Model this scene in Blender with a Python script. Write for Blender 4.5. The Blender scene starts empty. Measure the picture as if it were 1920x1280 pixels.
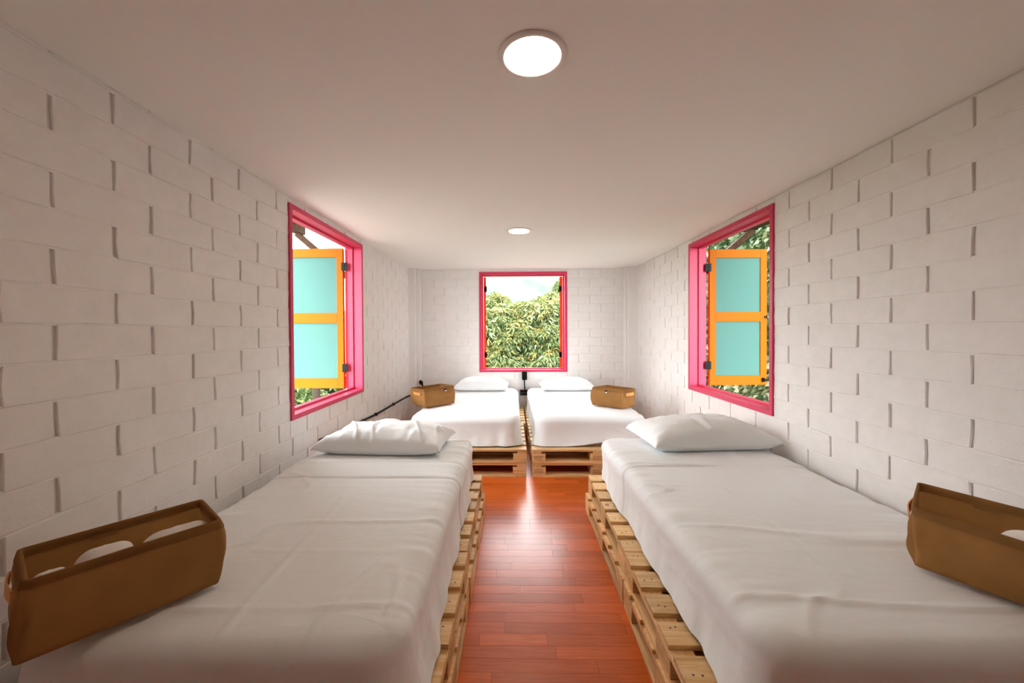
import bpy, bmesh, math, random
import numpy as np
from mathutils import Vector, Matrix
random.seed(7)
SC = bpy.context.scene
COL = SC.collection

# ------------------------------------------------------------------ camera, sky, sun, exposure
cam = bpy.data.cameras.new('camera')
cam.sensor_width = 36.0
cam.lens = 733.46 * 36 / 1920
cam.shift_x = (960 - 944.33) / 1920
cam.shift_y = -(640 - 630.22) / 1920
cam.clip_start = 0.05
cam.clip_end = 2000
camo = bpy.data.objects.new('camera', cam)
COL.objects.link(camo)
R_ = Vector((0.99978373, 0.02013597, -0.0051996))
U_ = Vector((0.00495654, 0.01210213, 0.99991448))
F_ = Vector((-0.02019717, 0.999724, -0.01199971))
M = Matrix.Identity(4)
for i in range(3):
    M[i][0] = R_[i]; M[i][1] = U_[i]; M[i][2] = -F_[i]
M[2][3] = 1.33
camo.matrix_world = M
SC.camera = camo

SKY = 11.0
world = bpy.data.worlds.new('sky')
SC.world = world
world.use_nodes = True
bg = world.node_tree.nodes['Background']
bg.inputs['Color'].default_value = (0.96, 0.98, 1.0, 1)
bg.inputs['Strength'].default_value = SKY

sun = bpy.data.lights.new('sun', 'SUN')
sun.energy = 9.0
sun.angle = math.radians(4)
sun.color = (1.0, 0.95, 0.86)
suno = bpy.data.objects.new('sun', sun)
COL.objects.link(suno)
suno.rotation_euler = Vector((0.02, 0.55, -0.83)).to_track_quat('-Z', 'Y').to_euler()
suno.location = (0, -8, 14)

LAMP = 38.0
SC.view_settings.view_transform = 'Standard'
SC.view_settings.look = 'None'
SC.view_settings.gamma = 1
SC.view_settings.use_curve_mapping = False
SC.view_settings.exposure = 0.40
SC.cycles.max_bounces = 12
SC.cycles.diffuse_bounces = 7

# ------------------------------------------------------------------ room numbers (metres)
WL, WR, ZB, YF, ZC = -1.454, 1.765, 5.604, -1.3, 2.227
WIN_B, WIN_T, WIN_W = 0.7504, 2.1811, 1.2551
YL, YR, XB = 2.5313, 2.6657, 0.1676 - 1.2551 / 2
TH = 0.14

# ------------------------------------------------------------------ helpers
def mesh_obj(name, me, mat=None, parent=None, loc=None, rot=None, **props):
    o = bpy.data.objects.new(name, me)
    COL.objects.link(o)
    if mat is not None and not me.materials:
        for m in (mat if isinstance(mat, (list, tuple)) else [mat]):
            me.materials.append(m)
    if parent is not None: o.parent = parent
    if loc is not None: o.location = loc
    if rot is not None: o.rotation_euler = rot
    for k, v in props.items(): o[k] = v
    return o

def empty(name, loc=(0, 0, 0), rot=(0, 0, 0), **props):
    o = bpy.data.objects.new(name, None)
    o.empty_display_size = 0.1
    COL.objects.link(o)
    o.location = loc; o.rotation_euler = rot
    for k, v in props.items(): o[k] = v
    return o

def tag(o, label, cat, group=None, kind=None):
    o['label'] = label; o['category'] = cat
    if group: o['group'] = group
    if kind: o['kind'] = kind
    return o

def np_mesh(name, V, F, smooth=False):
    me = bpy.data.meshes.new(name)
    me.from_pydata([tuple(map(float, v)) for v in V], [], [tuple(int(i) for i in f) for f in F])
    if smooth:
        me.polygons.foreach_set('use_smooth', [True] * len(me.polygons))
    me.update()
    return me

def bm_box(bm, x0, x1, y0, y1, z0, z1, bevel=0.0, mi=0):
    vs = [bm.verts.new(p) for p in ((x0,y0,z0),(x1,y0,z0),(x1,y1,z0),(x0,y1,z0),(x0,y0,z1),(x1,y0,z1),(x1,y1,z1),(x0,y1,z1))]
    fs = [bm.faces.new([vs[i] for i in f]) for f in ((0,3,2,1),(4,5,6,7),(0,1,5,4),(1,2,6,5),(2,3,7,6),(3,0,4,7))]
    for f in fs: f.material_index = mi
    if bevel > 0:
        es = list({e for f in fs for e in f.edges})
        r = bmesh.ops.bevel(bm, geom=es, offset=bevel, segments=1, affect='EDGES')
        for f in r['faces']: f.material_index = mi
    return vs

def bm_mesh(name, bm, smooth=False):
    bmesh.ops.recalc_face_normals(bm, faces=bm.faces[:])
    me = bpy.data.meshes.new(name)
    bm.to_mesh(me); bm.free()
    if smooth: me.polygons.foreach_set('use_smooth', [True] * len(me.polygons))
    return me

def box_mesh(name, boxes, bevel=0.0):
    bm = bmesh.new()
    for b in boxes: bm_box(bm, *b, bevel=bevel)
    return bm_mesh(name, bm)

def tube_mesh(name, pts, r, n=10, caps=True):
    pts = [Vector(p) for p in pts]
    V, F = [], []
    for i, p in enumerate(pts):
        d = (pts[min(i + 1, len(pts) - 1)] - pts[max(i - 1, 0)]).normalized()
        a = d.cross(Vector((0, 0, 1)))
        if a.length < 1e-3: a = d.cross(Vector((0, 1, 0)))
        a.normalize(); b = d.cross(a)
        ri = r[i] if isinstance(r, (list, tuple)) else r
        for k in range(n):
            t = 2 * math.pi * k / n
            V.append(p + a * math.cos(t) * ri + b * math.sin(t) * ri)
    for i in range(len(pts) - 1):
        for k in range(n):
            F.append((i*n+k, i*n+(k+1) % n, (i+1)*n+(k+1) % n, (i+1)*n+k))
    if caps:
        F.append(tuple(range(n))[::-1]); F.append(tuple((len(pts)-1)*n+k for k in range(n)))
    return np_mesh(name, V, F, True)

def lathe_mesh(name, prof, n=48):
    V, F = [], []
    for r, z in prof:
        for k in range(n):
            t = 2 * math.pi * k / n
            V.append((r * math.cos(t), r * math.sin(t), z))
    for i in range(len(prof) - 1):
        for k in range(n):
            F.append((i*n+k, i*n+(k+1) % n, (i+1)*n+(k+1) % n, (i+1)*n+k))
    return np_mesh(name, V, F, True)

# value noise in numpy
_rs = np.random.RandomState(3)
_tab = _rs.rand(256, 256)
def vnoise(x, y, seed=0):
    x = np.asarray(x, float) + seed * 17.31; y = np.asarray(y, float) + seed * 9.77
    xi = np.floor(x).astype(int); yi = np.floor(y).astype(int)
    fx = x - xi; fy = y - yi
    fx = fx * fx * (3 - 2 * fx); fy = fy * fy * (3 - 2 * fy)
    a = _tab[xi % 256, yi % 256]; b = _tab[(xi + 1) % 256, yi % 256]
    c = _tab[xi % 256, (yi + 1) % 256]; d = _tab[(xi + 1) % 256, (yi + 1) % 256]
    return (a * (1 - fx) + b * fx) * (1 - fy) + (c * (1 - fx) + d * fx) * fy
def fbm(x, y, seed=0, o=3):
    s = 0; a = 1; t = 0
    for k in range(o):
        s = s + a * vnoise(x * 2**k, y * 2**k, seed + k * 5); t += a; a *= .5
    return s / t - .5
def ridge(x, y, seed=0, w=.06):
    n = np.abs(vnoise(x, y, seed) - .5)
    return np.clip(1 - n / w, 0, 1) ** 1.5

# ------------------------------------------------------------------ materials
def new_mat(name, rough=.5, col=(.8, .8, .8), spec=.5):
    m = bpy.data.materials.new(name)
    m.use_nodes = True
    nt = m.node_tree
    b = nt.nodes['Principled BSDF']
    b.inputs['Base Color'].default_value = (*col, 1)
    b.inputs['Roughness'].default_value = rough
    b.inputs['Specular IOR Level'].default_value = spec
    return m, nt, b
def N(nt, typ, **kw):
    n = nt.nodes.new(typ)
    for k, v in kw.items(): setattr(n, k, v)
    return n
def ramp(nt, fac, stops):
    r = N(nt, 'ShaderNodeValToRGB')
    els = r.color_ramp.elements
    while len(els) < len(stops): els.new(.5)
    for e, (p, c) in zip(els, stops):
        e.position = p; e.color = (*c, 1)
    nt.links.new(fac, r.inputs['Fac'])
    return r.outputs['Color']
def coords(nt, scale=(1, 1, 1), kind='Object', offs=None):
    tc = N(nt, 'ShaderNodeTexCoord')
    mp = N(nt, 'ShaderNodeMapping')
    mp.inputs['Scale'].default_value = scale
    nt.links.new(tc.outputs[kind], mp.inputs['Vector'])
    if offs is not None: nt.links.new(offs, mp.inputs['Location'])
    return mp.outputs['Vector']
def noise(nt, vec, scale, detail=4, rough=.55, dist=0):
    n = N(nt, 'ShaderNodeTexNoise')
    n.inputs['Scale'].default_value = scale; n.inputs['Detail'].default_value = detail
    n.inputs['Roughness'].default_value = rough; n.inputs['Distortion'].default_value = dist
    nt.links.new(vec, n.inputs['Vector'])
    return n.outputs['Fac']
def bump(nt, b, h, strength=.3, dist=.01):
    n = N(nt, 'ShaderNodeBump')
    n.inputs['Strength'].default_value = strength; n.inputs['Distance'].default_value = dist
    nt.links.new(h, n.inputs['Height'])
    nt.links.new(n.outputs['Normal'], b.inputs['Normal'])
def rnd_vec(nt, mul=37.0):
    oi = N(nt, 'ShaderNodeObjectInfo')
    c = N(nt, 'ShaderNodeCombineXYZ')
    for i in range(3):
        mm = N(nt, 'ShaderNodeMath', operation='MULTIPLY')
        nt.links.new(oi.outputs['Random'], mm.inputs[0]); mm.inputs[1].default_value = mul * (i + 1.3)
        nt.links.new(mm.outputs[0], c.inputs[i])
    return c.outputs[0], oi.outputs['Random']

# painted brick wall
MAT = {}
m, nt, b = new_mat('white_wall_paint', .62, (.80, .775, .755), .3)
v = coords(nt, kind='Generated')
g = N(nt, 'ShaderNodeNewGeometry')
n1 = noise(nt, g.outputs['Position'], 14, 6, .62)
n2 = noise(nt, g.outputs['Position'], 90, 3, .6)
ad = N(nt, 'ShaderNodeMath', operation='MULTIPLY_ADD')
nt.links.new(n2, ad.inputs[0]); ad.inputs[1].default_value = .25; nt.links.new(n1, ad.inputs[2])
bump(nt, b, ad.outputs[0], .20, .010)
nt.links.new(ramp(nt, n1, [(.3, (.775, .75, .73)), (.7, (.82, .80, .78))]), b.inputs['Base Color'])
MAT['wall'] = m
m, nt, b = new_mat('white_ceiling_paint', .7, (.86, .855, .805), .2)
g = N(nt, 'ShaderNodeNewGeometry')
bump(nt, b, noise(nt, g.outputs['Position'], 60, 3), .05, .003)
MAT['ceiling'] = m
m, nt, b = new_mat('white_plaster', .6, (.81, .79, .77), .3)
g = N(nt, 'ShaderNodeNewGeometry')
bump(nt, b, noise(nt, g.outputs['Position'], 25, 4), .15, .006)
MAT['plaster'] = m

# red-brown laminate
m, nt, b = new_mat('red_laminate', .26, (.4, .12, .03), .33)
off, rnd = rnd_vec(nt)
v = coords(nt, (2.2, 38, 4), 'Object', off)
n1 = noise(nt, v, 3.0, 6, .6, .4)
c1 = ramp(nt, n1, [(.25, (.48, .088, .013)), (.5, (.57, .115, .018)), (.75, (.64, .15, .028))])
hs = N(nt, 'ShaderNodeHueSaturation')
mr = N(nt, 'ShaderNodeMapRange'); mr.inputs['To Min'].default_value = .84; mr.inputs['To Max'].default_value = 1.16
nt.links.new(rnd, mr.inputs['Value']); nt.links.new(mr.outputs[0], hs.inputs['Value'])
nt.links.new(c1, hs.inputs['Color']); nt.links.new(hs.outputs[0], b.inputs['Base Color'])
bump(nt, b, n1, .04, .002)
MAT['floor'] = m

# pine
def pine(name, axis):
    m, nt, b = new_mat(name, .55, (.6, .4, .2), .35)
    off, rnd = rnd_vec(nt)
    sc = {'x': (1.3, 26, 26), 'y': (26, 1.3, 26)}[axis]
    v = coords(nt, sc, 'Object', off)
    n1 = noise(nt, v, 2.0, 6, .62, .9)
    c1 = ramp(nt, n1, [(.2, (.42, .20, .055)), (.42, (.65, .39, .155)), (.6, (.76, .52, .26)), (.8, (.82, .60, .34))])
    v2 = coords(nt, (1, 1, 1), 'Object', off)
    vo = N(nt, 'ShaderNodeTexVoronoi'); vo.inputs['Scale'].default_value = 5.5
    nt.links.new(v2, vo.inputs['Vector'])
    kn = ramp(nt, vo.outputs['Distance'], [(.05, (.25, .11, .04)), (.11, (1, 1, 1))])
    mx = N(nt, 'ShaderNodeMix', data_type='RGBA', blend_type='MULTIPLY'); mx.inputs['Factor'].default_value = .8
    nt.links.new(c1, mx.inputs['A']); nt.links.new(kn, mx.inputs['B'])
    hs = N(nt, 'ShaderNodeHueSaturation')
    mr = N(nt, 'ShaderNodeMapRange'); mr.inputs['To Min'].default_value = .78; mr.inputs['To Max'].default_value = 1.18
    nt.links.new(rnd, mr.inputs['Value']); nt.links.new(mr.outputs[0], hs.inputs['Value'])
    nt.links.new(mx.outputs['Result'], hs.inputs['Color']); nt.links.new(hs.outputs[0], b.inputs['Base Color'])
    bump(nt, b, n1, .18, .003)
    return m
MAT['pine_x'] = pine('pine_grain_across', 'x')
MAT['pine_y'] = pine('pine_grain_along', 'y')
MAT['nail'] = new_mat('dark_nail', .5, (.03, .025, .02))[0]
MAT['ink'] = new_mat('stamp_ink', .8, (.10, .05, .02))[0]

# cotton
m, nt, b = new_mat('white_cotton', .85, (.81, .845, .855), .15)
b.inputs['Sheen Weight'].default_value = .15
g = N(nt, 'ShaderNodeNewGeometry')
v = N(nt, 'ShaderNodeMapping'); v.inputs['Scale'].default_value = (3, 7, 4)
nt.links.new(g.outputs['Position'], v.inputs['Vector'])
n1 = noise(nt, v.outputs[0], 2.2, 3, .5, .8)
bump(nt, b, n1, .20, .012)
MAT['cotton'] = m
m, nt, b = new_mat('beige_mattress_cover', .9, (.72, .62, .52), .1)
MAT['mattress'] = m

# basket
def feltmat(name, col):
    m, nt, b = new_mat(name, .75, col, .12)
    v = coords(nt, (1, 1, 1), 'Object')
    n1 = noise(nt, v, 9, 5, .6)
    nt.links.new(ramp(nt, n1, [(.3, tuple(c * .86 for c in col)), (.7, tuple(min(1, c * 1.12) for c in col))]), b.inputs['Base Color'])
    bump(nt, b, noise(nt, v, 220, 2), .1, .002)
    tr = N(nt, 'ShaderNodeBsdfTranslucent'); tr.inputs['Color'].default_value = (*[min(1, c * 1.5) for c in col], 1)
    mx = N(nt, 'ShaderNodeMixShader'); mx.inputs[0].default_value = .27
    nt.links.new(b.outputs[0], mx.inputs[1]); nt.links.new(tr.outputs[0], mx.inputs[2])
    nt.links.new(mx.outputs[0], nt.nodes['Material Output'].inputs['Surface'])
    return m
MAT['basket'] = feltmat('kraft_brown_fabric', (.36, .185, .064))
MAT['band'] = feltmat('dark_brown_band', (.30, .15, .05))
MAT['leather'] = new_mat('tan_leather', .5, (.78, .36, .10))[0]
MAT['black'] = new_mat('black_plastic', .5, (.006, .0055, .006), .15)[0]
MAT['whitelabel'] = new_mat('white_label', .6, (.85, .85, .85))[0]
m, nt, b = new_mat('white_towelling', .95, (.84, .80, .76), .1)
g = N(nt, 'ShaderNodeNewGeometry')
bump(nt, b, noise(nt, g.outputs['Position'], 300, 2), .4, .003)
MAT['towel'] = m

# paints
def paint(name, col, rough=.38, spec=.3):
    m, nt, b = new_mat(name, rough, col, spec)
    v = coords(nt, (1, 1, 1), 'Object')
    bump(nt, b, noise(nt, v, 30, 3), .04, .003)
    return m
MAT['pink'] = paint('pink_paint', (.62, .045, .115))
MAT['orange'] = paint('orange_paint', (.42, .115, .0006), .55, .12)
MAT['red'] = paint('red_orange_paint', (.80, .06, .003), .5)
MAT['turquoise'] = paint('turquoise_paint', (.085, .205, .18), .55, .12)
MAT['steel'] = new_mat('dark_metal', .35, (.10, .09, .08)); MAT['steel'][2].inputs['Metallic'].default_value = .8; MAT['steel'] = MAT['steel'][0]
m, nt, b = new_mat('brown_timber', .6, (.06, .03, .015), .15)
v = coords(nt, (14, 14, 14), 'Object')
n1 = noise(nt, v, 1.5, 5)
nt.links.new(ramp(nt, n1, [(.3, (.035, .016, .008)), (.7, (.085, .042, .02))]), b.inputs['Base Color'])
MAT['timber'] = m
MAT['whiteplastic'] = new_mat('white_plastic', .4, (.78, .75, .72))[0]
m, nt, b = new_mat('lamp_diffuser', .5, (.9, .9, .9))
b.inputs['Emission Color'].default_value = (1.0, .79, .58, 1)
b.inputs['Emission Strength'].default_value = LAMP
MAT['lamp'] = m

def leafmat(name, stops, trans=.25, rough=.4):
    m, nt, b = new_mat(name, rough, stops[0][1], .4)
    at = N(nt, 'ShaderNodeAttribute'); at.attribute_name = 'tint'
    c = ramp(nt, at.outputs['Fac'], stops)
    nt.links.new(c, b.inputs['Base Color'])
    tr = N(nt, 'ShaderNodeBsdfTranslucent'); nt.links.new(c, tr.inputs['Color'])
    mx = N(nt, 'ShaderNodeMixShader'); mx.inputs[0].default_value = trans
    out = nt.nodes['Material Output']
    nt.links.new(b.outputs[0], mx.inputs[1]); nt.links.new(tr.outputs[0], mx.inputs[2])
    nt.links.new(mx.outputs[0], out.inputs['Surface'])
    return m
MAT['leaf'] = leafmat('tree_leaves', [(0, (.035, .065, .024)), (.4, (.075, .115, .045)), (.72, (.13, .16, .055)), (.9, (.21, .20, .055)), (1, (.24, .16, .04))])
MAT['ivy'] = leafmat('ivy_leaves', [(0, (.03, .055, .02)), (.5, (.065, .105, .04)), (.8, (.13, .16, .07)), (1, (.25, .24, .13))])
MAT['bush'] = leafmat('garden_leaves', [(0, (.04, .07, .022)), (.5, (.075, .115, .035)), (1, (.17, .19, .06))])
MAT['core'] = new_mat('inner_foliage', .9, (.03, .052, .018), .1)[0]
MAT['bark'] = new_mat('bark', .9, (.035, .027, .02), .1)[0]
m, nt, b = new_mat('meadow', .95, (.12, .17, .04), .1)
g = N(nt, 'ShaderNodeNewGeometry')
nt.links.new(ramp(nt, noise(nt, g.outputs['Position'], .35, 6), [(.3, (.024, .040, .010)), (.7, (.048, .062, .018))]), b.inputs['Base Color'])
MAT['meadow'] = m
m, nt, b = new_mat('wooded_hill', .95, (.05, .09, .04), .1)
g = N(nt, 'ShaderNodeNewGeometry')
nt.links.new(ramp(nt, noise(nt, g.outputs['Position'], .05, 6), [(.35, (.024, .032, .026)), (.65, (.062, .070, .048))]), b.inputs['Base Color'])
MAT['hill'] = m

# ------------------------------------------------------------------ walls with bricks
def rect_minus(a0, a1, b0, b1, hole):
    if hole is None: return [(a0, a1, b0, b1)]
    h0, h1, k0, k1 = hole
    return [(a0, h0, b0, b1), (h1, a1, b0, b1), (h0, h1, b0, k0), (h0, h1, k1, b1)]

REC = 0.011
def brick_mesh(w, h, seed):
    rs = random.Random(seed)
    nu, nv = 3, 2
    bev = .0026
    def j(a): return rs.uniform(-a, a)
    V, F = [], []
    front = {}
    for i in range(nu + 1):
        for k in range(nv + 1):
            u = bev + (w - 2 * bev) * i / nu; z = bev + (h - 2 * bev) * k / nv
            eu = i in (0, nu); ez = k in (0, nv)
            front[i, k] = len(V)
            V.append((u + (j(.0032) if eu else j(.01)), z + (j(.0022) if ez else 0), j(.0013)))
    for i in range(nu):
        for k in range(nv):
            F.append((front[i, k], front[i+1, k], front[i+1, k+1], front[i, k+1]))
    ring = [(i, 0) for i in range(nu)] + [(nu, k) for k in range(nv)] + [(nu - i, nv) for i in range(nu)] + [(0, nv - k) for k in range(nv)]
    r0 = [front[q] for q in ring]
    r1, r2 = [], []
    for (i, k), q in zip(ring, r0):
        u, z, n = V[q]
        du = (-1 if i == 0 else 1 if i == nu else 0) * bev; dz = (-1 if k == 0 else 1 if k == nv else 0) * bev
        r1.append(len(V)); V.append((u + du, z + dz, n - bev * .9))
        r2.append(len(V)); V.append((min(max(u + du, 0), w), min(max(z + dz, 0), h), -REC - .004))
    L = len(ring)
    for a, c in ((r0, r1), (r1, r2)):
        for q in range(L):
            F.append((a[q], c[q], c[(q + 1) % L], a[(q + 1) % L]))
    return np_mesh('brick', V, F, False)

_bcache = {}
def get_brick(w, h, rs):
    key = (round(w, 3), round(h, 3), rs.randrange(7))
    if key not in _bcache:
        _bcache[key] = brick_mesh(w, h, hash(key) & 0xffff)
        _bcache[key].materials.append(MAT['wall'])
    return _bcache[key]

def brick_wall(name, frame, a0, a1, hole, courses, visible, kind_label):
    """frame: (origin, u, n) world vectors; courses: list of (z0, z1, phases) with phases a function giving joint positions."""
    org, u, n = (Vector(q) for q in frame)
    up = Vector((0, 0, 1))
    # core
    bm = bmesh.new()
    for (p0, p1, q0, q1) in rect_minus(a0, a1, -.02, ZC + .03, hole):
        vs = bm_box(bm, p0, p1, q0, q1, -TH, -REC)
    rot = Matrix((( u.x, up.x, n.x, org.x), (u.y, up.y, n.y, org.y), (u.z, up.z, n.z, org.z), (0, 0, 0, 1)))
    me = bm_mesh(name, bm); me.transform(rot)
    wall = mesh_obj(name, me, MAT['wall'], kind='structure')
    # bed joints
    bm = bmesh.new()
    for (z0, z1, joints) in courses:
        for (p0, p1, q0, q1) in rect_minus(a0, a1, z0 - .006, z0 + .006, hole) if hole and hole[2] < z0 < hole[3] else [(a0, a1, z0 - .006, z0 + .006)]:
            if p1 - p0 > .01 and (hole is None or not (p0 >= hole[0] - 1e-6 and p1 <= hole[1] + 1e-6 and hole[2] < z0 < hole[3])):
                bm_box(bm, p0, p1, max(q0, -.01), min(q1, ZC + .01), -REC - .002, -.0022)
    me = bm_mesh('mortar', bm); me.transform(rot)
    mesh_obj('mortar', me, MAT['wall'], wall, kind='stuff')
    rs = random.Random(name)
    stuffV, stuffF = [], []
    R3 = rot.to_3x3()
    q_e = R3.to_euler()
    for ci, (z0, z1, joints) in enumerate(courses):
        js = [j for j in joints if a0 + .01 < j < a1 - .01]
        js = [a0] + js + [a1]
        for s, e in zip(js, js[1:]):
            g0 = .006 if s > a0 + 1e-6 else 0; g1 = .006 if e < a1 - 1e-6 else 0
            segs = [(s + g0, e - g1, z0 + .0015, z1 - .0015)]
            if hole:
                out = []
                for (p0, p1, q0, q1) in segs:
                    if p1 <= hole[0] or p0 >= hole[1] or q1 <= hole[2] or q0 >= hole[3]: out.append((p0, p1, q0, q1)); continue
                    if q0 >= hole[2] - .03 and q1 <= hole[3] + .03:
                        if p0 < hole[0] - .02: out.append((p0, hole[0], q0, q1))
                        if p1 > hole[1] + .02: out.append((hole[1], p1, q0, q1))
                        continue
                    # straddles sill or head: full bricks beside, cut under / over
                    if p0 < hole[0] - .02: out.append((p0, hole[0] , q0, q1))
                    if p1 > hole[1] + .02: out.append((hole[1], p1, q0, q1))
                    m0, m1 = max(p0, hole[0]), min(p1, hole[1])
                    if q0 < hole[2] and m1 - m0 > .02: out.append((m0, m1, q0, hole[2]))
                    elif q1 > hole[3] and m1 - m0 > .02: out.append((m0, m1, hole[3], q1))
                segs = out
            for (p0, p1, q0, q1) in segs:
                q0 = max(q0, 0.0); q1 = min(q1, ZC + .002)
                if p1 - p0 < .015 or q1 - q0 < .012: continue
                me = get_brick(p1 - p0, q1 - q0, rs)
                dn = rs.uniform(-.0011, .0011)
                loc = org + u * p0 + up * q0 + n * dn
                if visible((p0 + p1) / 2, (q0 + q1) / 2):
                    mesh_obj('brick', me, None, wall, loc, q_e)
                else:
                    base = len(stuffV)
                    for vv in me.vertices: stuffV.append(loc + R3 @ vv.co)
                    for pp in me.polygons: stuffF.append([base + i for i in pp.vertices])
    if stuffV:
        mesh_obj('brickwork', np_mesh('brickwork', stuffV, stuffF), MAT['wall'], wall, kind='stuff')
    return wall

def course_list(zmid, pitch, jA, jB):
    out = []
    k0 = -int(zmid / pitch) - 1
    for k in range(k0, 40):
        z0 = zmid + (k - .5) * pitch; z1 = z0 + pitch
        if z1 < 0.02: continue
        if z0 > ZC - .012: break
        out.append((z0, z1, jA if k % 2 == 0 else jB))
    return out
def phase(p, L, lo=-3, hi=8): 
    rs = random.Random(p); k0 = int((lo - p) / L); k1 = int((hi - p) / L)
    return [p + k * L + rs.uniform(-.008, .008) for k in range(k0, k1)]

cl = course_list(1.544, .1217, phase(1.218, .335), phase(1.416, .333))
neg = lambda js: sorted(-j for j in js)
brick_wall('wall_left', ((WL, 0, 0), (0, 1, 0), (1, 0, 0)), YF, ZB, (YL, YL + WIN_W, WIN_B, WIN_T), cl,
           lambda p, z: p > .95 and z > .38, 'left')
cr = course_list(1.666, .1229, phase(1.53, .3335), phase(1.70, .3315))
cr = [(a, c, neg(j)) for a, c, j in cr]
brick_wall('wall_right', ((WR, 0, 0), (0, -1, 0), (-1, 0, 0)), -ZB, -YF, (-YR - WIN_W, -YR, WIN_B, WIN_T), cr,
           lambda p, z: p < -1.1 and z > .46, 'right')
hx0, hx1 = XB, XB + WIN_W
jA = [j for j in phase(-.962, .335) if j < .1] + [j for j in phase(.955, .329) if j > .3]
jB = [j for j in phase(-1.111, .333) if j < .0] + [j for j in phase(1.117, .338) if j > .2]
cb = course_list(1.302, .1198, jB, jA)
brick_wall('wall_back', ((0, ZB, 0), (1, 0, 0), (0, -1, 0)), WL - .1, WR + .1, (hx0, hx1, WIN_B, WIN_T), cb,
           lambda p, z: z > .38 and -1.3 < p < 1.62, 'back')
mesh_obj('wall_front', box_mesh('wall_front', [(WL - TH, WR + TH, YF - .12, YF, -.02, ZC + .03)]), MAT['plaster'], kind='structure')
mesh_obj('ceiling', box_mesh('ceiling', [(WL - TH, WR + TH, YF - .12, ZB + TH, ZC, ZC + .16)]), MAT['ceiling'], kind='structure')
# corner piers at the back wall, each two steps
mesh_obj('trim_1', box_mesh('trim_1', [(WL - .01, -1.357, 5.50, ZB + .005, 0, ZC), (-1.357, -1.296, 5.545, ZB + .005, 0, ZC)], .006), MAT['plaster'], kind='structure')
mesh_obj('trim_2', box_mesh('trim_2', [(1.628, WR + .01, 5.50, ZB + .005, 0, ZC), (1.594, 1.628, 5.545, ZB + .005, 0, ZC)], .006), MAT['plaster'], kind='structure')

# ------------------------------------------------------------------ floor of laminate strips
floor = mesh_obj('floor', box_mesh('floor', [(WL - TH, WR + TH, YF - .12, ZB + TH, -.14, -.008)]), MAT['plaster'], kind='structure')
PW = .0659
rs = random.Random(11)
sbm = bmesh.new()
k = math.floor((YF - 2.169) / PW)
while 2.169 + k * PW < ZB:
    y0 = 2.169 + k * PW; y1 = min(y0 + PW, ZB)
    x = WL - rs.uniform(0, .4)
    while x < WR:
        L = rs.uniform(.28, .62)
        xa, xb = max(x, WL), min(x + L, WR)
        if xb - xa > .02:
            if xb > -.26 and xa < .60 and 1.05 < y0 < 3.56:
                w = xb - xa
                bm = bmesh.new(); bm_box(bm, -w/2 + .0002, w/2 - .0002, -(y1-y0)/2 + .0002, (y1-y0)/2 - .0002, -.008, 0, .0004)
                mesh_obj('floor_plank', bm_mesh('floor_plank', bm), MAT['floor'], floor, ((xa + xb) / 2, (y0 + y1) / 2, rs.uniform(-.0002, .0002)))
            else:
                bm_box(sbm, xa + .0006, xb - .0006, y0 + .0005, y1 - .0005, -.008, 0)
        x += L
    k += 1
mesh_obj('laminate_strips', bm_mesh('laminate_strips', sbm), MAT['floor'], floor, kind='stuff')

# ------------------------------------------------------------------ windows with open shutters
def frame_mesh():
    """local: x along the wall, y outwards (0 = wall face, + outside), z up; opening WIN_W x (WIN_T-WIN_B)."""
    W, H = WIN_W, WIN_T - WIN_B
    bm = bmesh.new()
    def ring(o, i, y0, y1, bev=.002):
        bm_box(bm, o, W - o, y0, y1, H - i, H - o, bev); bm_box(bm, o, W - o, y0, y1, o, i, bev)
        bm_box(bm, o, i, y0, y1, i, H - i, bev); bm_box(bm, W - i, W - o, y0, y1, i, H - i, bev)
    ring(0, .034, -.012, .07)        # casing
    ring(0, .050, .07, .115)         # rebate
    ring(0, .036, .115, .15)         # outer lip
    return bm_mesh('window_frame', bm)
FRM = frame_mesh()

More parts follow.
